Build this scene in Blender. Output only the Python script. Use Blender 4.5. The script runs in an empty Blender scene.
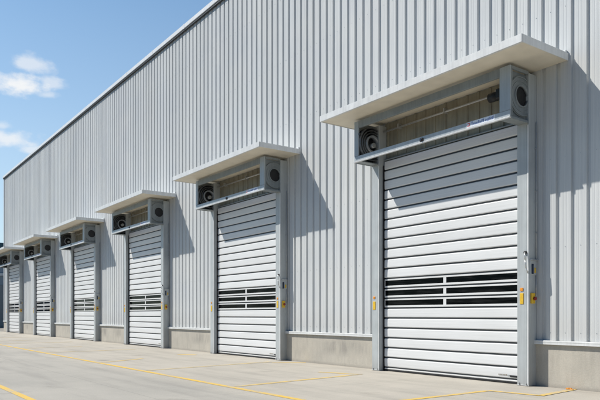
import bpy, bmesh, math, random
from mathutils import Vector, Matrix
random.seed(7)
R = math.radians
S = bpy.context.scene
C = S.collection

# ------------------------------------------------------------------ materials
def new_mat(name):
    m = bpy.data.materials.new(name); m.use_nodes = True
    nt = m.node_tree; b = nt.nodes['Principled BSDF']
    return m, nt, b

def N(nt, t, **kw):
    n = nt.nodes.new(t)
    for k, v in kw.items():
        if k.startswith('i_'):
            key = k[2:]
            n.inputs[int(key) if key.isdigit() else key].default_value = v
        else: setattr(n, k, v)
    return n

def coords(nt, scale=(1, 1, 1), kind='Object'):
    tc = N(nt, 'ShaderNodeTexCoord'); mp = N(nt, 'ShaderNodeMapping')
    nt.links.new(tc.outputs[kind], mp.inputs[0]); mp.inputs['Scale'].default_value = scale
    return mp.outputs[0]

def world_coords(nt, scale=(1, 1, 1)):
    g = N(nt, 'ShaderNodeNewGeometry'); mp = N(nt, 'ShaderNodeMapping')
    nt.links.new(g.outputs['Position'], mp.inputs[0]); mp.inputs['Scale'].default_value = scale
    return mp.outputs[0]

def noise(nt, vec, scale, detail=4, rough=.55):
    n = N(nt, 'ShaderNodeTexNoise'); n.inputs['Scale'].default_value = scale
    n.inputs['Detail'].default_value = detail; n.inputs['Roughness'].default_value = rough
    nt.links.new(vec, n.inputs['Vector']); return n.outputs['Fac']

def ramp(nt, fac, stops, interp='LINEAR'):
    r = N(nt, 'ShaderNodeValToRGB'); e = r.color_ramp.elements; r.color_ramp.interpolation = interp
    while len(e) < len(stops): e.new(.5)
    for el, (p, c) in zip(e, stops):
        el.position = p; el.color = (c, c, c, 1) if isinstance(c, (int, float)) else (*c, 1)
    nt.links.new(fac, r.inputs[0]); return r.outputs[0]

def mix(nt, a, b, fac, mode='MIX'):
    m = N(nt, 'ShaderNodeMix', data_type='RGBA', blend_type=mode)
    for sock, v in ((m.inputs['Factor'], fac), (m.inputs['A'], a), (m.inputs['B'], b)):
        if isinstance(v, (int, float)): sock.default_value = v
        elif isinstance(v, tuple): sock.default_value = (*v, 1)
        else: nt.links.new(v, sock)
    return m.outputs['Result']

def math_n(nt, op, a, b=None, c=None, clamp=False):
    m = N(nt, 'ShaderNodeMath', operation=op); m.use_clamp = clamp
    for i, v in enumerate((a, b, c)):
        if v is None: continue
        if isinstance(v, (int, float)): m.inputs[i].default_value = v
        else: nt.links.new(v, m.inputs[i])
    return m.outputs[0]

def bump(nt, b, h, strength, dist):
    bp = N(nt, 'ShaderNodeBump'); bp.inputs['Strength'].default_value = strength; bp.inputs['Distance'].default_value = dist
    nt.links.new(h, bp.inputs['Height']); nt.links.new(bp.outputs[0], b.inputs['Normal'])

def paint(name, col, rough=.45, metal=0., var=.12, scale=3., streak=True, spec=.5, dirt=.0):
    """Painted or coated sheet metal, slightly uneven with rain streaks and specks."""
    m, nt, b = new_mat(name)
    w = world_coords(nt)
    n1 = noise(nt, w, scale, 5)
    f1 = ramp(nt, n1, [(.3, 1 - var), (.7, 1 + var * .35)])
    c = mix(nt, tuple(col), f1, 1., 'MULTIPLY')
    if streak:
        ws = world_coords(nt, (9, 9, .35))
        n2 = noise(nt, ws, 2., 6, .65)
        f2 = ramp(nt, n2, [(.35, 1 - var * 1.1), (.6, 1.)])
        c = mix(nt, c, f2, 1., 'MULTIPLY')
    if dirt:
        g = N(nt, 'ShaderNodeNewGeometry'); sp = N(nt, 'ShaderNodeSeparateXYZ'); nt.links.new(g.outputs['Position'], sp.inputs[0])
        nz = math_n(nt, 'MULTIPLY_ADD', n1, .35, math_n(nt, 'MULTIPLY', sp.outputs[2], -1.6))
        dd = ramp(nt, math_n(nt, 'ADD', nz, .55), [(.1, 0), (.75, dirt)])
        c = mix(nt, c, (.25, .21, .165), dd)
    nt.links.new(c, b.inputs['Base Color'])
    rr = ramp(nt, noise(nt, w, scale * 4, 4), [(.3, max(rough - .1, .05)), (.7, min(rough + .12, 1))])
    nt.links.new(rr, b.inputs['Roughness'])
    b.inputs['Metallic'].default_value = metal
    b.inputs['Specular IOR Level'].default_value = spec
    bump(nt, b, noise(nt, w, 2.2, 2), .12, .02)
    return m

def plain(name, col, rough=.5, metal=0., spec=.5):
    m, nt, b = new_mat(name)
    w = world_coords(nt)
    f = ramp(nt, noise(nt, w, 22, 4), [(.3, .82), (.7, 1.08)])
    nt.links.new(mix(nt, tuple(col), f, 1., 'MULTIPLY'), b.inputs['Base Color'])
    b.inputs['Roughness'].default_value = rough; b.inputs['Metallic'].default_value = metal
    b.inputs['Specular IOR Level'].default_value = spec
    return m

M = {}
def cladding_mat():
    m, nt, b = new_mat('ribbed_cladding')
    g = N(nt, 'ShaderNodeNewGeometry'); sp = N(nt, 'ShaderNodeSeparateXYZ'); nt.links.new(g.outputs['Position'], sp.inputs[0])
    # sheet-to-sheet tone (0.9 m cover width)
    q = math_n(nt, 'FLOOR', math_n(nt, 'DIVIDE', math_n(nt, 'ADD', sp.outputs[0], 6.248), .9))
    wn = N(nt, 'ShaderNodeTexWhiteNoise', noise_dimensions='1D'); nt.links.new(q, wn.inputs['W'])
    t = ramp(nt, wn.outputs['Value'], [(0, .955), (1, 1.03)])
    c = mix(nt, (.658, .672, .668), t, 1., 'MULTIPLY')
    st = noise(nt, world_coords(nt, (14, 14, .22)), 2., 6, .65)
    c = mix(nt, c, ramp(nt, st, [(.3, (.86, .87, .88)), (.58, (1, 1, 1))]), 1., 'MULTIPLY')
    bl = noise(nt, world_coords(nt, (.35, .35, .35)), 1.6, 4)
    c = mix(nt, c, ramp(nt, bl, [(.3, (.93, .94, .955)), (.7, (1.02, 1.01, .99))]), 1., 'MULTIPLY')
    rb = noise(nt, world_coords(nt, (26, 26, .16)), 1.6, 4, .6)
    c = mix(nt, c, ramp(nt, rb, [(.24, (.90, .90, .89)), (.38, (1, 1, 1))]), 1., 'MULTIPLY')
    # splash dirt above the plinth
    zf = math_n(nt, 'MULTIPLY_ADD', sp.outputs[2], -1.1, 1.75)
    dd = math_n(nt, 'MULTIPLY', math_n(nt, 'MAXIMUM', zf, 0., clamp=True), math_n(nt, 'MULTIPLY', st, .45))
    c = mix(nt, c, (.33, .29, .24), dd)
    nt.links.new(c, b.inputs['Base Color'])
    b.inputs['Roughness'].default_value = .5; b.inputs['Specular IOR Level'].default_value = .12
    bump(nt, b, noise(nt, world_coords(nt, (1.2, 1.2, .5)), 2., 3), .3, .02)
    return m
M['clad'] = cladding_mat()
M['trim'] = paint('white_trim', (.74, .75, .74), .45, var=.1)
M['coping'] = paint('coping_paint', (.84, .85, .85), .4, var=.06)
M['post'] = paint('grey_frame_paint', (.48, .51, .515), .42, var=.1, dirt=.28)
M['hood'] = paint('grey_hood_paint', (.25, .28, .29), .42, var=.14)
M['back'] = paint('hood_shade_sheet', (.33, .30, .225), .55, var=.22)  # dark olive colour carries the deep shade inside the hood
M['lip'] = paint('bright_lip', (.66, .67, .67), .3, var=.15, spec=.6)
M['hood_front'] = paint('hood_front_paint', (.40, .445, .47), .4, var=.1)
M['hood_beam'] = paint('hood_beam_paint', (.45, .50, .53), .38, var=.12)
def slat_mat():
    m, nt, b = new_mat('white_slat')
    br = noise(nt, world_coords(nt, (.5, 1, 34)), 2., 4, .6)          # brushed along the slat
    bl = noise(nt, world_coords(nt), .8, 4)
    c = mix(nt, (.76, .765, .762), ramp(nt, br, [(.3, (.93, .93, .93)), (.68, (1.03, 1.03, 1.03))]), 1., 'MULTIPLY')
    c = mix(nt, c, ramp(nt, bl, [(.3, (.955, .955, .95)), (.65, (1, 1, 1))]), 1., 'MULTIPLY')
    g = N(nt, 'ShaderNodeNewGeometry'); sp = N(nt, 'ShaderNodeSeparateXYZ'); nt.links.new(g.outputs['Position'], sp.inputs[0])
    low = ramp(nt, math_n(nt, 'MULTIPLY_ADD', bl, .5, math_n(nt, 'MULTIPLY', sp.outputs[2], -.9)), [(-.0, 0.), (.3, .22)])
    c = mix(nt, c, (.40, .36, .30), low)
    nt.links.new(c, b.inputs['Base Color']); b.inputs['Roughness'].default_value = .4; b.inputs['Specular IOR Level'].default_value = .3
    bump(nt, b, br, .15, .004)
    return m
M['slat'] = slat_mat()
M['gap'] = plain('dark_seal_and_shade', (.035, .04, .045), .6)  # dark gaps, and the painted shadow line under the coping
M['black'] = plain('black_rubber_and_shade', (.012, .012, .013), .55)  # rubber and black fittings, also painted darkness of openings
M['track'] = plain('spiral_track_metal', (.055, .06, .063), .38, .3)
M['track_light'] = plain('bright_track_edge', (.34, .36, .38), .35, .2)
M['track_edge'] = plain('track_edge', (.17, .18, .19), .35, .3)
M['steel'] = plain('galvanised_steel', (.52, .53, .53), .35, .5)
M['soffit'] = paint('cream_soffit', (.76, .70, .575), .6, var=.1, streak=False)
M['yellow'] = plain('yellow_plastic', (.80, .50, .03), .5)
M['orange'] = plain('orange_plastic', (.83, .30, .02), .45)
M['red'] = plain('red_button', (.30, .02, .02), .4)
M['white_sticker'] = plain('white_sticker', (.78, .82, .88), .45)
M['blue_ink'] = plain('blue_ink', (.03, .12, .42), .45)
M['red_ink'] = plain('red_ink', (.62, .06, .07), .45)
M['tan_ink'] = plain('tan_ink', (.30, .25, .18), .5)
M['screen'] = plain('dark_screen', (.02, .03, .06), .15)
M['teal'] = paint('teal_roof_sheet', (.045, .12, .15), .5)
M['slate_wall'] = paint('slate_cladding', (.30, .37, .42), .6)

def glass_mat():
    m, nt, b = new_mat('dark_window_glass')
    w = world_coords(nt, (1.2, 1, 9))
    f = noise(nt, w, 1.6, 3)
    nt.links.new(ramp(nt, f, [(.46, (.003, .0035, .004)), (.7, (.016, .0165, .017))]), b.inputs['Base Color'])  # pale horizontal streaks painted in to suggest reflections
    b.inputs['Roughness'].default_value = .06; b.inputs['Specular IOR Level'].default_value = .04
    return m
M['glass'] = glass_mat()
M['added_asphalt'] = plain('added_asphalt', (.05, .05, .052), .9, 0, .2)  # for the unseen ground added to cut bounce light
M['tray'] = paint('hood_tray_paint', (.20, .20, .185), .55, var=.2)

def concrete_ground():
    m, nt, b = new_mat('concrete_yard')
    g = N(nt, 'ShaderNodeNewGeometry'); sp = N(nt, 'ShaderNodeSeparateXYZ'); nt.links.new(g.outputs['Position'], sp.inputs[0])
    X, Y = sp.outputs[0], sp.outputs[1]
    w = world_coords(nt)
    big = noise(nt, w, .22, 6, .6); mid = noise(nt, w, 1.3, 6, .65); fine = noise(nt, w, 38, 5, .7)
    apron = ramp(nt, math_n(nt, 'MULTIPLY_ADD', mid, .12, math_n(nt, 'MULTIPLY_ADD', Y, .25, 1.75)), [(.42, 0.), (.62, 1.)])
    c = mix(nt, (.44, .418, .372), (.495, .46, .398), apron)
    c = mix(nt, c, ramp(nt, big, [(.3, (.88, .885, .89)), (.7, (1.05, 1.045, 1.04))]), 1., 'MULTIPLY')
    c = mix(nt, c, ramp(nt, mid, [(.3, (.93, .93, .93)), (.68, (1.035, 1.03, 1.025))]), 1., 'MULTIPLY')
    c = mix(nt, c, ramp(nt, fine, [(.3, (.9, .9, .89)), (.7, (1.06, 1.06, 1.06))]), 1., 'MULTIPLY')
    # tyre-rubbed, drawn out along the drive
    ty = noise(nt, world_coords(nt, (.16, 1.5, 1)), 1.4, 5, .6)
    c = mix(nt, c, ramp(nt, ty, [(.32, (.86, .86, .865)), (.52, (1, 1, 1))]), 1., 'MULTIPLY')
    # oil spots
    vo = N(nt, 'ShaderNodeTexVoronoi'); vo.inputs['Scale'].default_value = .55; nt.links.new(w, vo.inputs['Vector'])
    dd = math_n(nt, 'MULTIPLY_ADD', mid, .5, vo.outputs['Distance'])
    c = mix(nt, c, ramp(nt, dd, [(.27, (.72, .71, .7)), (.42, (1, 1, 1))]), 1., 'MULTIPLY')
    # saw-cut joints
    def joint(v, period, off):
        t = math_n(nt, 'ABSOLUTE', math_n(nt, 'SUBTRACT', math_n(nt, 'FRACT', math_n(nt, 'DIVIDE', math_n(nt, 'ADD', v, off), period)), .5))
        return math_n(nt, 'LESS_THAN', t, .006 / period)
    jj = math_n(nt, 'MAXIMUM', joint(X, 5.557, 1.2), joint(Y, 4.2, .35))
    c = mix(nt, c, (.2, .19, .175), math_n(nt, 'MULTIPLY', jj, .55))
    # grime where the yard meets the wall
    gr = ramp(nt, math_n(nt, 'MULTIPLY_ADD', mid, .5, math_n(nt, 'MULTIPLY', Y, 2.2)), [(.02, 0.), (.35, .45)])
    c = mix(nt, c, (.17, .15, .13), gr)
    nt.links.new(c, b.inputs['Base Color'])
    b.inputs['Roughness'].default_value = .88; b.inputs['Specular IOR Level'].default_value = .25
    h = math_n(nt, 'SUBTRACT', fine, math_n(nt, 'MULTIPLY', jj, 1.5))
    bump(nt, b, h, .35, .006)
    return m
M['ground'] = concrete_ground()

def plinth_mat():
    m, nt, b = new_mat('concrete_plinth')
    w = world_coords(nt)
    c = mix(nt, (.51, .475, .41), ramp(nt, noise(nt, w, 1.1, 6, .6), [(.3, (.84, .84, .84)), (.7, (1.08, 1.07, 1.05))]), 1., 'MULTIPLY')
    st = noise(nt, world_coords(nt, (5, 5, .8)), 1.5, 6, .65)
    g = N(nt, 'ShaderNodeNewGeometry'); sp = N(nt, 'ShaderNodeSeparateXYZ'); nt.links.new(g.outputs['Position'], sp.inputs[0])
    band = ramp(nt, sp.outputs[2], [(.22, 0.), (.42, 1.), (.6, 1.), (.72, 0.)])
    patch = ramp(nt, noise(nt, world_coords(nt, (.55, .55, .2)), 1., 2), [(.46, 0.), (.58, 1.)])
    patch = math_n(nt, 'MULTIPLY', patch, math_n(nt, 'LESS_THAN', sp.outputs[0], -7.0))
    sm = math_n(nt, 'MULTIPLY', math_n(nt, 'MULTIPLY', band, patch), ramp(nt, st, [(.40, 0.), (.58, .48)]))
    c = mix(nt, c, (.17, .16, .15), sm)
    low = ramp(nt, math_n(nt, 'MULTIPLY_ADD', st, .16, math_n(nt, 'MULTIPLY', sp.outputs[2], -1.)), [(-.0, 0.), (.1, .5)])
    c = mix(nt, c, (.2, .18, .155), low)
    c = mix(nt, c, ramp(nt, st, [(.3, (.88, .88, .875)), (.55, (1, 1, 1))]), 1., 'MULTIPLY')
    c = mix(nt, c, ramp(nt, noise(nt, w, 40, 5, .7), [(.3, (.9, .9, .9)), (.7, (1.06, 1.06, 1.06))]), 1., 'MULTIPLY')
    # pour joints
    t = math_n(nt, 'ABSOLUTE', math_n(nt, 'SUBTRACT', math_n(nt, 'FRACT', math_n(nt, 'DIVIDE', math_n(nt, 'ADD', sp.outputs[0], .4), 2.7783)), .5))
    c = mix(nt, c, (.2, .19, .17), math_n(nt, 'MULTIPLY', math_n(nt, 'LESS_THAN', t, .0022), .5))
    nt.links.new(c, b.inputs['Base Color']); b.inputs['Roughness'].default_value = .9
    bump(nt, b, noise(nt, w, 30, 5, .65), .3, .008)
    return m
M['plinth'] = plinth_mat()

def line_mat(name, col, thr):
    m, nt, b = new_mat(name)
    w = world_coords(nt)
    f = math_n(nt, 'MULTIPLY_ADD', noise(nt, w, 30, 5, .75), .6, math_n(nt, 'MULTIPLY', noise(nt, w, 1.2, 4), .4))
    k = ramp(nt, f, [(thr, 0.), (thr + .12, 1.)])
    c = mix(nt, (.43, .405, .345), tuple(col), k)
    nt.links.new(c, b.inputs['Base Color']); b.inputs['Roughness'].default_value = .75
    return m
M['line'] = line_mat('yellow_line_paint', (.74, .48, .07), .395)
M['line_worn'] = line_mat('worn_yellow_line_paint', (.72, .50, .13), .41)
M['line_faint'] = line_mat('faded_yellow_line_paint', (.68, .51, .20), .42)

# ------------------------------------------------------------------ mesh helpers
class MB:
    def __init__(s): s.bm = bmesh.new(); s.mats = []
    def mi(s, mat):
        if mat not in s.mats: s.mats.append(mat)
        return s.mats.index(mat)
    def quad(s, pts, mat):
        f = s.bm.faces.new([s.bm.verts.new(p) for p in pts]); f.material_index = s.mi(mat); return f
    def box(s, x0, x1, y0, y1, z0, z1, mat, bev=0., seg=1):
        r = bmesh.ops.create_cube(s.bm, size=1)
        vs = r['verts']
        for v in vs:
            v.co = Vector(((x0 + x1) / 2 + v.co.x * (x1 - x0), (y0 + y1) / 2 + v.co.y * (y1 - y0), (z0 + z1) / 2 + v.co.z * (z1 - z0)))
        i = s.mi(mat)
        for f in {f for v in vs for f in v.link_faces}: f.material_index = i
        if bev:
            es = list({e for v in vs for e in v.link_edges})
            o = bmesh.ops.bevel(s.bm, geom=es, offset=bev, segments=seg, profile=.5, affect='EDGES', clamp_overlap=True)
            for f in o['faces']: f.material_index = i
        return s
    def cyl(s, c, axis, r, d, mat, seg=24, r2=None, smooth=True):
        o = bmesh.ops.create_cone(s.bm, cap_ends=True, segments=seg, radius1=r, radius2=r if r2 is None else r2, depth=d)
        q = Vector((0, 0, 1)).rotation_difference(Vector(axis).normalized()).to_matrix().to_4x4()
        bmesh.ops.transform(s.bm, verts=o['verts'], matrix=Matrix.Translation(c) @ q)
        i = s.mi(mat)
        for f in {f for v in o['verts'] for f in v.link_faces}:
            f.material_index = i; f.smooth = smooth and len(f.verts) == 4
        return s
    def ring(s, c, r0, r1, x0, x1, mat, seg=48):
        """annulus about an X axis, between x0 and x1"""
        P = []
        for k in range(seg):
            a = 2 * math.pi * k / seg; ca, sa = math.cos(a), math.sin(a)
            P.append([s.bm.verts.new((c[0] + x, c[1] + r * ca, c[2] + r * sa)) for r, x in ((r0, x0), (r0, x1), (r1, x1), (r1, x0))])
        i = s.mi(mat)
        for k in range(seg):
            A, B = P[k], P[(k + 1) % seg]
            for j in range(4):
                f = s.bm.faces.new((A[j], A[(j + 1) % 4], B[(j + 1) % 4], B[j])); f.material_index = i; f.smooth = j in (0, 2)
        return s
    def tube(s, pts, r, mat, seg=10):
        for a, b in zip(pts[:-1], pts[1:]):
            a, b = Vector(a), Vector(b)
            s.cyl((a + b) / 2, b - a, r, (b - a).length + r * .6, mat, seg)
        return s
    def build(s, name, parent=None, label=None):
        bmesh.ops.recalc_face_normals(s.bm, faces=s.bm.faces)
        me = bpy.data.meshes.new(name); s.bm.to_mesh(me); s.bm.free()
        for m in s.mats: me.materials.append(m)
        o = bpy.data.objects.new(name, me); C.objects.link(o)
        if parent: o.parent = parent
        if label: o['label'] = label
        return o

def empty(name, loc, label, cat, group=None):
    o = bpy.data.objects.new(name, None); C.objects.link(o); o.location = loc; o.empty_display_size = .3
    tag(o, label, cat, group); return o
def tag(o, label=None, cat=None, group=None, kind=None):
    if label: o['label'] = label
    if cat: o['category'] = cat
    if group: o['group'] = group
    if kind: o['kind'] = kind
    return o
def copy_tree(o, parent=None):
    c = o.copy(); C.objects.link(c); c.parent = parent
    for ch in list(o.children): copy_tree(ch, c)
    return c

# ------------------------------------------------------------------ the setting
b = MB(); b.quad([(-900, -700, 0), (700, -700, 0), (700, 900, 0), (-900, 900, 0)], M['ground'])
tag(b.build('ground'), kind='structure')

b = MB(); b.quad([(-900, -700, .012), (700, -700, .012), (700, -11.1, .012), (-900, -11.1, .012)], M['added_asphalt'])  # unseen dark ground behind the camera, added to cut bounce onto the wall
tag(b.build('added_dark_ground'), kind='structure')
b = MB(); b.box(-300, 200, -11.1, -10.95, -.1, .12, M['plinth'], .02); tag(b.build('added_kerb'), kind='structure')  # unseen edging of the added dark ground

def strip(p, q, w, mat):
    p, q = Vector((*p, 0)), Vector((*q, 0)); d = (q - p).normalized(); n = Vector((-d.y, d.x, 0)) * w / 2
    return [p - n, q - n, q + n, p + n]
def line(pts_list, mat, w=.14, z=.004):
    b = MB()
    dz = 0
    for p, q in pts_list:
        b.quad([(v.x, v.y, z + dz) for v in strip(p, q, w, mat)], mat); dz += .0015
    return tag(b.build('yellow_line'), kind='structure')
line([((-70, -4.97), (14, -4.80))], M['line'], .135)
line([((-40, -8.40), (14, -8.22))], M['line'], .12)
# bay markings in front of the doors
line([((-10.46, -4.72), (-10.93, -1.32))], M['line_worn'], .14)
line([((-11.95, -1.62), (-10.90, -1.20))], M['line_worn'], .13)
line([((-7.20, -4.70), (-7.25, -1.46)), ((-7.25, -1.43), (-6.30, -1.30)), ((-6.29, -1.33), (-6.47, -.02))], M['line'], .12, .0045)
line([((-14.72, -4.72), (-15.38, -.75))], M['line_faint'], .15)
line([((-15.1, -.86), (-14.5, -.12))], M['line_worn'], .16)
line([((-17.9, -4.8), (-18.75, -3.2))], M['line_worn'], .14)
line([((-20.0, -1.45), (-19.45, -1.05))], M['line_worn'], .2)
for i in (2, 3, 4):
    line([((-7.1 - 8.335 * i, -4.8), (-7.3 - 8.335 * i, -1.4))], M['line_faint'], .15)
    if i < 4: line([((-18.9 - 8.335 * (i - 1), -4.8), (-19.1 - 8.335 * (i - 1), -2.4))], M['line_faint'], .15)

# orange paint and foam lump left at the foot of the plinth, at the end of the near line
b = MB()
for k in range(9):
    a = random.uniform(0, 6.28); r = random.uniform(0, .055)
    b.box(-6.50 + r * math.cos(a) - .03, -6.50 + r * math.cos(a) + .03, -.13 + .6 * r * math.sin(a) - .02, -.13 + .6 * r * math.sin(a) + .02, .0052 + k * .0003, .015 + random.uniform(0, .02), M['orange'], .008)
tag(b.build('floor_marker'), 'small orange floor marker at the foot of the concrete plinth right of the nearest door', 'floor marker')

# ------------------------------------------------------------------ warehouse
XL, XR, ZB, ZT = -55.45, 12.0, .87, 12.22
wh = empty('warehouse', (-25, 0, 0), 'long pale grey ribbed metal warehouse on a low concrete plinth', 'building')
def whpart(mb, name, label=None):
    o = mb.build(name, wh, label); o.location = (25, 0, 0); return o

PITCH, DEP, FLK = .30, .041, .016
x0 = -6.248
k0 = math.ceil((XL - x0) / PITCH); k1 = math.floor((XR - x0) / PITCH)
prof = [(XL, 0.)]
for k in range(k0, k1 + 1):
    e = x0 + k * PITCH            # right edge of a crest
    if e - .2 < XL or e + .1 > XR: continue
    prof += [(e - .206 - FLK, DEP), (e - .206, 0), (e - .152, .0), (e - .146, .0016), (e - .134, .0016), (e - .128, 0), (e - .088, .0), (e - .082, .0016), (e - .070, .0016), (e - .064, 0), (e, 0), (e + FLK, DEP)]
prof.append((XR, 0.))
clean = [prof[0]]
for p in prof[1:]:
    if p[0] > clean[-1][0] + 1e-4: clean.append(p)
b = MB(); mi = b.mi(M['clad'])
lo = [b.bm.verts.new((x, y, ZB)) for x, y in clean]; hi = [b.bm.verts.new((x, y, ZT)) for x, y in clean]
for i in range(len(clean) - 1):
    b.bm.faces.new((lo[i], lo[i + 1], hi[i + 1], hi[i])).material_index = mi
whpart(b, 'cladding')
# screws on every second crest in rows
b = MB()
for z in (1.02, 2.6, 4.25, 7.0, 8.9, 10.8, 12.02):
    for k in range(k0 + 1, k1, 1):
        e = x0 + k * PITCH
        if e < -36 or e > 6: continue
        b.box(e - .115, e - .105, -.006, .002, z - .005, z + .005, M['steel'])
sc = whpart(b, 'cladding_screws'); sc['kind'] = 'stuff'
# plinth, drip ledge
b = MB(); b.box(XL, XR, -.024, .3, -.3, .80, M['plinth']); whpart(b, 'plinth')
b = MB(); b.box(XL - .01, XR + .01, -.085, .03, .835, .868, M['trim'], .006); b.box(XL - .01, XR + .01, -.085, -.078, .795, .834, M['trim'])
b.box(XL, XR, .004, .28, .80, .834, M['gap'])
whpart(b, 'ledge_flashing')
# roof edge
b = MB()
b.box(XL - .05, XR + .05, -.10, .25, 12.265, 12.43, M['coping'], .01)
b.box(XL - .05, XR + .05, -.075, -.004, 12.20, 12.264, M['gap'])  # dark strip painted in as the shadow under the coping
x = XL + 3
while x < XR:
    b.box(x, x + .09, -.103, .252, 12.26, 12.433, M['coping']); x += 3.0
whpart(b, 'roof_coping')
b = MB(); b.box(XL, XR, .26, 24, 12.0, 12.3, M['slate_wall']); whpart(b, 'roof')
for xa, xb in ((XL - .03, XL + .12), (XR - .1, XR + .03)):
    b = MB(); b.box(xa, xb, -.04, .30, .86, 12.2, M['trim'], .01); whpart(b, 'corner_trim')
b = MB(); b.box(XL, XL + .2, .31, 24, 0, 11.99, M['slate_wall']); b.box(XR - .2, XR, .31, 24, 0, 11.99, M['slate_wall']); b.box(XL + .2, XR - .2, 23.8, 24, 0, 11.99, M['slate_wall'])
whpart(b, 'end_wall')

# ------------------------------------------------------------------ far building beyond the end of the yard
fb = empty('far_warehouse', (-92, 6, 0), 'distant blue grey building with a dark teal roof at the far left edge', 'building')
b = MB(); b.box(16, -16, -16, 16, 0, 8.2, M['slate_wall']); b.build('wall', fb)
b = MB(); b.box(-16.4, 16.4, -16.4, 16.4, 8.2, 9.2, M['teal'], .05); b.build('roof', fb)
for y in (-9.5, -3.6, 2.0):
    b = MB(); b.box(16.01, 16.1, y - 1.7, y + 1.7, .05, 4.6, M['hood'], .02); b.build('dock_door', fb)
b = MB(); b.box(16.01, 16.25, -15.5, 15.5, 5.6, 5.9, M['trim'], .02); b.build('trim_band', fb)

# ------------------------------------------------------------------ door unit (local origin: middle of the threshold on the wall line)
P = 8.335
X0 = -9.4255
YC = -.12
def make_door():
    root = empty('roller_door', (X0, 0, 0), '', 'door', 'slatted roller doors along the warehouse wall')
    # --- curtain
    b = MB(); m, g = M['slat'], M['gap']
    cl, cr = -1.875, 1.895
    z_line = .09; pit = .2363; top = 5.05
    zs = [z_line + pit * k for k in range(0, 22)]
    def slat(z0, z1):
        zz0, zz1 = z0 + .0165, z1 - .0165
        h = zz1 - zz0
        t = random.uniform(-.0035, .0035)
        pr = [(0.022, zz0), (.006 + t, zz0 + .006), (t, zz0 + .02), (-.0012, zz0 + h * .5), (-t, zz1 - .02), (.006 - t, zz1 - .006), (.022, zz1)]
        for (ya, za), (yb, zb) in zip(pr[:-1], pr[1:]):
            f = b.quad([(cl, YC + ya, za), (cr, YC + ya, za), (cr, YC + yb, zb), (cl, YC + yb, zb)], m)
    win = (6, 7, 8)
    for k in range(21):
        z0, z1 = zs[k], zs[k + 1]
        if k in win:
            mid = (z0 + z1) / 2 + .004; gh = .062
            b.box(cl, cr, YC, YC + .03, z0 + .017, mid - gh, m, .004)
            b.box(cl, cr, YC, YC + .03, mid + gh, z1 - .017, m, .004)
            for xa, xb in ((cl, cl + .014), (-.036, .044), (cr - .012, cr)):
                b.box(xa, xb, YC + .001, YC + .029, mid - gh + .0005, mid + gh - .0005, m)
        else: slat(z0, min(z1, top))
    b.box(cl, cr, YC, YC + .03, .048, z_line - .014, m, .005)
    # dark hinge strips between the slats
    for k in range(22):
        if zs[k] < top - .02: b.box(cl + .002, cr - .002, YC + .0195, YC + .028, zs[k] - .0165, zs[k] + .0165, g)
    cur = b.build('curtain', root)
    for k in win:
        mid = (zs[k] + zs[k + 1]) / 2 + .004
        for xa, xb in ((cl + .014, -.036), (.044, cr - .012)):
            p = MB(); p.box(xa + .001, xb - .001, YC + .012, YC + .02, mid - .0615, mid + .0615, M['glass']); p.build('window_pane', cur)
    p = MB(); p.box(cl, cr, YC + .002, YC + .035, .006, .0475, M['black'], .006); p.build('bottom_seal', cur)
    p = MB()
    p.box(1.40, 1.60, YC - .0055, YC - .0035, .155, .178, M['tan_ink'])
    p.box(1.61, 1.66, YC - .0055, YC - .0035, .150, .174, M['steel'])
    p.box(1.67, 1.86, YC - .014, YC - .003, .130, .168, M['black'], .004)
    for k in range(5): p.box(1.415 + k * .036, 1.435 + k * .036, YC - .0062, YC - .0056, .158, .175, M['steel'])
    p.build('nameplate', cur)
    # black sheet behind the curtain, standing in for the dark opening
    b = MB(); b.box(-1.925, 1.925, -.05, -.036, .005, 5.02, M['black']); b.build('dark_backing', root)
    b = MB(); b.box(-1.888, 1.905, YC - .004, -.055, 5.053, 5.078, M['hood'], .003); b.build('head_rail', root)
    # --- posts
    for s, (xa, xb) in ((1, (1.923, 2.18)), (-1, (-2.18, -1.923))):
        b = MB()
        b.box(xa, xb, -.25, -.004, .006, 5.90, M['post'], .008, 2)
        # folded return near the outer edge and the curtain side
        xe = xb - .036
        b.box(xe, xe + .034, -.2585, -.249, .02, 4.93, M['trim'], .003)  # lighter paint stands in for the bevel catching light
        b.box(xe - .012, xe - .001, -.2515, -.249, .02, 4.93, M['hood'])
        po = b.build('post', root)
        b = MB()
        b.box(xa - .006, xb + .006, -.262, -.01, .0045, .022, M['steel'], .003)
        for q in (xa + .05, xb - .05): b.cyl((q, -.268, .045), (0, 1, 0), .014, .03, M['steel'], 10)
        b.build('foot_plate', po)
    for xa, xb in ((-1.921, -1.89), (1.908, 1.921)):
        b = MB(); b.box(xa, xb, YC - .02, YC + .06, .006, 4.93, M['black'], .004); b.build('guide_rail', root)
    # yellow reflectors on the post faces
    def label_strip(x0_, x1_, zs0, zs1, zr0, zr1, f0):
        b = MB()
        b.box(x0_ - .003, x1_ + .003, f0 - .010, f0 + .006, zr0, zr1, M['yellow'], .005)
        c = (x0_ + x1_) / 2
        b.box(c - .034, c + .034, f0 - .013, f0 + .006, zs0, zs1, M['orange'], .006)
        b.build('warning_sensor', root)
    label_strip(1.99, 2.065, 1.80, 1.86, 1.55, 1.76, -.25)
    label_strip(-2.14, -2.055, 1.735, 1.79, 1.47, 1.67, -.25)
    # emergency stop on the outer side of the right-hand post
    b = MB(); b.box(2.178, 2.222, -.205, -.105, 1.56, 1.76, M['yellow'], .01, 2); st = b.build('emergency_stop', root)
    b = MB(); b.cyl((2.230, -.15, 1.655), (1, 0, 0), .022, .024, M['black'], 14); b.cyl((2.252, -.15, 1.655), (1, 0, 0), .036, .024, M['red'], 18, .03); b.build('button', st)
    # key switch panel
    b = MB(); b.box(2.178, 2.195, -.225, -.02, 2.10, 2.40, M['post'], .006); b.box(2.178, 2.225, -.23, -.015, 2.375, 2.395, M['steel'], .003); ks = b.build('control_panel', root)
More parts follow.
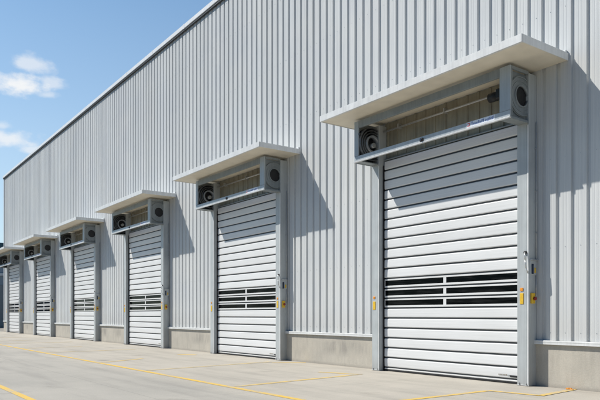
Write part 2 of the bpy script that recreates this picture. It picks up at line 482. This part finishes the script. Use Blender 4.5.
    b = MB(); b.box(2.1945, 2.206, -.19, -.13, 2.12, 2.31, M['screen'], .006); b.build('screen', ks)
    b = MB(); b.box(2.1945, 2.204, -.10, -.055, 2.14, 2.24, M['yellow'], .006); b.build('yellow_tag', ks)
    # pull handle near the corner
    b = MB(); b.tube([(2.125, -.262, 2.53), (2.125, -.30, 2.515), (2.135, -.302, 2.38), (2.15, -.296, 2.22), (2.165, -.262, 2.14)], .011, M['steel'])
    b.box(2.085, 2.145, -.292, -.248, 2.505, 2.55, M['black'], .01)
    b.build('pull_handle', root)
    # conduit down the outer side
    b = MB()
    b.tube([(2.196, -.045, 2.1), (2.196, -.045, 1.7)], .010, M['steel'], 8); b.tube([(2.196, -.045, 2.4), (2.196, -.045, 5.0)], .010, M['post'], 8)
    for z in (2.9, 3.7, 4.5): b.box(2.178, 2.208, -.065, -.025, z - .012, z + .012, M['steel'])
    b.build('conduit', root)
    # --- spiral hood
    zb, zt, yf = 4.95, 5.93, -.82
    b = MB(); h, hb = M['hood'], M['hood_beam']
    b.box(1.945, 2.18, yf, yf + .035, zb + .155, zt, M['hood_front'], .006)         # right front panel
    b.box(2.145, 2.18, yf + .036, -.252, zt - .06, zt, h, .004)
    b.box(2.145, 2.18, yf + .036, -.252, zb + .001, zb + .05, h, .004)
    b.box(2.145, 2.18, yf + .036, yf + .075, zb + .051, zt - .061, h, .004)
    b.box(2.10, 2.112, yf + .036, -.252, zb + .051, zt - .061, h)      # recessed side sheet
    b.box(1.945, 1.957, yf + .036, -.01, zb + .051, zt - .061, h)      # inner sheet
    b.box(1.945, 2.144, yf + .036, -.252, zb + .012, zb + .03, h)
    b.build('hood_end_box', root)
    b = MB()
    b.box(-2.18, -2.03, yf, yf + .035, zb + .155, zt, M['hood_front'], .006)        # left front panel
    b.box(-2.18, -2.155, yf + .036, -.01, zb + .001, zt, h, .004)
    b.box(-2.154, -1.98, -.10, -.01, zb + .05, zt - .01, M['gap'])
    b.box(-2.154, -1.96, yf + .036, -.252, zb + .012, zb + .03, h)
    b.build('hood_end_box', root)
    b = MB(); b.box(-2.029, 1.944, yf + .003, yf + .06, zt - .165, zt - .002, h, .005); b.build('top_beam', root)
    b = MB()
    b.box(-2.18, 2.18, yf - .004, yf + .03, zb + .043, zb + .152, hb, .006)
    b.box(-2.19, 2.185, yf - .014, yf + .03, zb + .008, zb + .042, M['lip'], .005)
    bb = b.build('bottom_beam', root)
    # logo sticker: pale plate, small red mark, blue lettering too small to read
    b = MB()
    f0 = yf - .004
    b.box(1.19, 1.845, f0 - .004, f0 + .002, zb + .046, zb + .150, M['white_sticker'])
    zc = zb + .098
    b.box(1.205, 1.265, f0 - .0052, f0 - .0042, zc - .032, zc + .034, M['red_ink'])
    b.box(1.206, 1.248, f0 - .006, f0 - .0053, zc - .014, zc + .014, M['white_sticker'])
    x = 1.29
    hts = [(.046, .030), (0, .02), (0, .02), (0, .02), (.03, .016), (0, .02), (.03, .014), (.03, .012), (-1, .02), (0, .022), (-.02, .02), (.03, .018), (0, .02), (.03, .016)]
    for e, wd in hts:
        if e == -1: x += wd; continue
        z0 = zc - .026 + min(e, 0) * .6; z1 = zc + .012 + max(e, 0) * .7
        sk = .006
        for ax in (0, wd):
            b.quad([(x + ax, f0 - .0055, z0), (x + ax + .009, f0 - .0055, z0), (x + ax + .009 + sk, f0 - .0055, z1), (x + ax + sk, f0 - .0055, z1)], M['blue_ink'])
        zz = z1 - .009 if random.random() < .6 else z0
        b.quad([(x + .009, f0 - .0052, zz), (x + wd, f0 - .0052, zz), (x + wd, f0 - .0052, zz + .009), (x + .009, f0 - .0052, zz + .009)], M['blue_ink'])
        x += wd + .021
    b.build('logo_sign', bb)
    b = MB(); b.box(-.05, .05, yf - .03, yf + .001, zb + .05, zb + .115, M['black'], .01); b.cyl((0, yf - .035, zb + .082), (0, 1, 0), .02, .02, M['screen'], 14); b.build('motion_sensor', bb)
    # added dark ribbed sheet: deep shade on the bare cladding, put into colour
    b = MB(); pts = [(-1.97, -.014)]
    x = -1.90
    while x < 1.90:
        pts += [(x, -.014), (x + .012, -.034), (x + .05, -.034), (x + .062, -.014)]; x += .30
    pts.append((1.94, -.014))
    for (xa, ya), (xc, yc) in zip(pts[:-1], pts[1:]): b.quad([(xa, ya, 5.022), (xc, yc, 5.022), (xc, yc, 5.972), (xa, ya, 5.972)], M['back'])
    b.build('shade_sheet', root)
    # --- spiral tracks
    c = (0, -.41, 5.43)
    b = MB()   # left end, seen through the open hood
    b.ring((-2.153, c[1], c[2]), .0, .40, .002, .03, M['track'])
    for r in (.39, .33, .27):
        b.ring((-2.153, c[1], c[2]), r - .026, r - .008, .03, .175, M['track'])
        b.ring((-2.153, c[1], c[2]), r - .007, r, .03, .182, M['track_edge'])
    b.ring((-2.153, c[1], c[2]), .17, .205, .03, .20, M['track_light'])
    b.ring((-2.153, c[1], c[2]), .0, .168, .03, .05, M['black'])  # black disc stands in for the dark centre hole
    b.cyl((-2.153 + .12, c[1] + .02, c[2] - .03), (1, 0, 0), .06, .17, M['steel'], 20)
    for k in range(3):
        a = .6 + k * 2.1
        b.box(-2.12, -1.985, c[1] + .43 * math.cos(a) - .02, c[1] + .43 * math.cos(a) + .02, c[2] + .43 * math.sin(a) - .02, c[2] + .43 * math.sin(a) + .02, M['track'])
    b.build('spiral_track', root)
    b = MB()   # right end, outer face
    b.ring((2.112, -.43, c[2]), .19, .375, .0, .030, M['hood'])
    b.ring((2.112, -.43, c[2]), .345, .365, .03, .046, M['hood'])
    b.ring((2.112, -.43, c[2]), .275, .288, .03, .038, M['hood'])
    b.ring((2.112, -.43, c[2]), .185, .205, .0, .056, M['hood'])
    b.ring((2.112, -.43, c[2]), .0, .184, .001, .004, M['black'])  # black disc painted in as the darkness inside the hole
    b.build('spiral_cover', root)
    # drive shaft and motor
    b = MB(); b.cyl((-.05, -.115, 5.75), (1, 0, 0), .022, 3.9, M['steel'], 14)
    for x in (-1.4, 0, 1.35): b.box(x - .015, x + .015, -.15, -.006, 5.72, 5.83, M['steel'])
    b.build('drive_shaft', root)
    b = MB(); b.box(1.62, 1.94, -.52, -.28, 5.50, 5.70, M['black'], .02); b.cyl((1.52, -.40, 5.60), (1, 0, 0), .09, .22, M['black'], 20); b.cyl((1.40, -.40, 5.60), (1, 0, 0), .06, .03, M['gap'], 16)
    b.build('motor', root)
    return root

def make_canopy():
    root = empty('canopy', (X0, 0, 0), '', 'canopy', 'canopies over the doors')
    xa, xb, yf, z0, z1 = -2.765, 2.838, -1.407, 5.975, 6.115
    b = MB(); b.box(xa + .02, xb - .02, yf + .02, .03, z0 + .03, z1 - .012, M['trim']); b.build('deck', root)
    b = MB(); b.box(xa + .022, xb - .022, yf + .022, -.004, z0 + .012, z0 + .028, M['soffit']); b.build('soffit', root)
    b = MB()
    b.box(xa, xb, yf, yf + .018, z0, z1, M['trim'], .003)
    b.box(xa, xa + .018, yf + .0185, -.003, z0, z1, M['trim'], .003)
    b.box(xb - .018, xb, yf + .0185, -.003, z0, z1, M['trim'], .003)
    b.box(xa, xb, yf + .0185, yf + .05, z0, z0 + .01, M['trim'])
    b.build('fascia', root)
    b = MB(); b.box(xa + .03, xb - .03, -.05, -.004, z1 - .011, z1 + .06, M['trim'], .004); b.build('wall_flashing', root)
    return root

door_labels = [
    'nearest and largest white slatted roller door, with blue logo sticker on its hood',
    'second slatted roller door from the right, between the nearest door and the middle one',
    'third slatted roller door from the right, left of the second one',
    'fourth slatted roller door from the right, two doors before the small far pair',
    'small far slatted roller door, next to last before the end of the wall',
    'farthest and smallest slatted roller door, at the far left end of the wall']
can_labels = [
    'nearest and largest flat white canopy with cream underside, over the nearest roller door',
    'flat canopy with cream underside over the second roller door from the right',
    'flat canopy with cream underside over the third roller door from the right',
    'flat canopy over the fourth roller door from the right, well left of centre',
    'small far canopy over the next to last roller door',
    'farthest canopy, cut by the left edge of the photo, over the last roller door']
d0 = make_door(); c0 = make_canopy()
for i in range(6):
    d = d0 if i == 0 else copy_tree(d0)
    c = c0 if i == 0 else copy_tree(c0)
    d['kind'] = 'thing'
    d.location = (X0 - P * i, 0, 0); c.location = (X0 - P * i, 0, 0)
    d['label'] = door_labels[i]; c['label'] = can_labels[i]

# ------------------------------------------------------------------ sky and sun
SKY_STR = .10
SIDE0, SIDE1 = (.265, .495, .70), (1.12, 1.42, 1.46)
HAZE = (6.7, 7.5, 8.3)
CLOUD = (9.0, 9.2, 9.4)
sun_to = Vector((-1.13, -1.0, 1.64)).normalized()      # towards the sun
el = math.asin(sun_to.z)
W = bpy.data.worlds.new('World'); S.world = W; W.use_nodes = True
nt = W.node_tree; nt.nodes.clear()
out = N(nt, 'ShaderNodeOutputWorld'); bg = N(nt, 'ShaderNodeBackground')
sky = N(nt, 'ShaderNodeTexSky', sky_type='NISHITA'); sky.sun_disc = False
sky.sun_elevation = el; sky.sun_rotation = math.atan2(sun_to.x, sun_to.y)
sky.altitude = 0; sky.air_density = 1.0; sky.dust_density = .3; sky.ozone_density = 1.8
tc = N(nt, 'ShaderNodeTexCoord'); dirv = tc.outputs['Generated']
def vdot(v):
    n = N(nt, 'ShaderNodeVectorMath', operation='DOT_PRODUCT'); nt.links.new(dirv, n.inputs[0]); n.inputs[1].default_value = v; return n.outputs['Value']
wp = N(nt, 'ShaderNodeMapping'); nt.links.new(dirv, wp.inputs[0]); wp.inputs['Scale'].default_value = (1, 1, 1.7)
nz = noise(nt, wp.outputs[0], 26, 7, .58); nzb = noise(nt, wp.outputs[0], 9, 4, .5)
nn = math_n(nt, 'ADD', math_n(nt, 'MULTIPLY', math_n(nt, 'SUBTRACT', nz, .5), 4.2), math_n(nt, 'MULTIPLY', math_n(nt, 'SUBTRACT', nzb, .5), 2.0))
# cumulus puffs: azimuth, elevation, half width, half height (degrees), density
blobs = [(167.0, 19.9, 2.3, .95, .62), (165.4, 18.6, 1.3, .6, .55), (168.2, 18.15, 3.2, 1.05, 1.0), (165.6, 17.7, 1.5, .45, .5),
         (168.7, 14.0, 2.4, 1.1, .8), (166.7, 13.3, 1.6, .5, .62), (169.3, 15.0, 1.4, .6, .5),
         (185, 16, 6, 1.8, .9), (200, 24, 8, 2.2, .9), (225, 17, 7, 2, .9), (262, 22, 9, 2.5, .9), (300, 18, 8, 2.4, .9), (340, 26, 9, 2.6, .9), (30, 30, 9, 2.6, .9), (110, 40, 8, 2.4, .8)]
dens = None
for az, e, su, sv, dn in blobs:
    a, e = R(az), R(e)
    cdir = Vector((math.cos(e) * math.cos(a), math.cos(e) * math.sin(a), math.sin(e)))
    t = Vector((-math.sin(a), math.cos(a), 0)); u = cdir.cross(t); u = -u if u.z < 0 else u
    U = math_n(nt, 'DIVIDE', vdot(t), math.sin(R(su)))
    Vv = vdot(u)
    V = math_n(nt, 'ADD', math_n(nt, 'DIVIDE', math_n(nt, 'MAXIMUM', Vv, 0), math.sin(R(sv))), math_n(nt, 'DIVIDE', math_n(nt, 'MAXIMUM', math_n(nt, 'MULTIPLY', Vv, -1), 0), math.sin(R(sv * .75))))
    rr = math_n(nt, 'SQRT', math_n(nt, 'ADD', math_n(nt, 'MULTIPLY', U, U), math_n(nt, 'MULTIPLY', V, V)))
    v = math_n(nt, 'ADD', math_n(nt, 'SUBTRACT', 1.05, rr), math_n(nt, 'MULTIPLY', nn, .55))
    v = math_n(nt, 'MULTIPLY', ramp(nt, v, [(-.0, 0.), (.95, 1.)], 'EASE'), math_n(nt, 'GREATER_THAN', vdot(cdir), 0))
    v = math_n(nt, 'MULTIPLY', v, dn)
    dens = v if dens is None else math_n(nt, 'MAXIMUM', dens, v)
# clear deep blue overhead and behind the yard, paler and hazier over the far end of the building
sep = N(nt, 'ShaderNodeSeparateXYZ'); nt.links.new(dirv, sep.inputs[0])
side = ramp(nt, math_n(nt, 'MULTIPLY_ADD', vdot(Vector((-.90, .38, .22)).normalized()), .5, .5), [(.45, SIDE0), (1., SIDE1)], 'EASE')
skyc = mix(nt, sky.outputs[0], side, 1., 'MULTIPLY')
haze = ramp(nt, sep.outputs[2], [(0., .75), (.16, .5), (.30, .26), (.48, .05)], 'LINEAR')
fa = ramp(nt, math_n(nt, 'MULTIPLY_ADD', vdot(Vector((-.90, .38, .22)).normalized()), .5, .5), [(.70, 0.), (.95, 1.)])
skyc = mix(nt, skyc, HAZE, math_n(nt, 'MULTIPLY', haze, fa))
col = mix(nt, skyc, CLOUD, dens)
nt.links.new(col, bg.inputs[0]); bg.inputs[1].default_value = SKY_STR
nt.links.new(bg.outputs[0], out.inputs[0])

L = bpy.data.lights.new('sun', 'SUN'); L.energy = 5.0; L.angle = R(.5); L.color = (1, .955, .885)
so = bpy.data.objects.new('sun', L); C.objects.link(so); so.rotation_euler = (-sun_to).to_track_quat('-Z', 'Y').to_euler(); so.location = (-30, -30, 40)

# ------------------------------------------------------------------ camera
cam = bpy.data.cameras.new('camera'); co = bpy.data.objects.new('camera', cam); C.objects.link(co)
cam.sensor_width = 36; cam.lens = 640.25 / 600 * 36; cam.shift_y = 114.77 / 600; cam.clip_end = 3000; cam.clip_start = .1
co.location = (0, -10.783, 1.35); co.rotation_euler = (R(90), 0, R(90 - 35.807))
S.camera = co
W.cycles.sampling_method = 'MANUAL'; W.cycles.sample_map_resolution = 512
S.view_settings.view_transform = 'Standard'; S.view_settings.look = 'None'; S.view_settings.exposure = 0
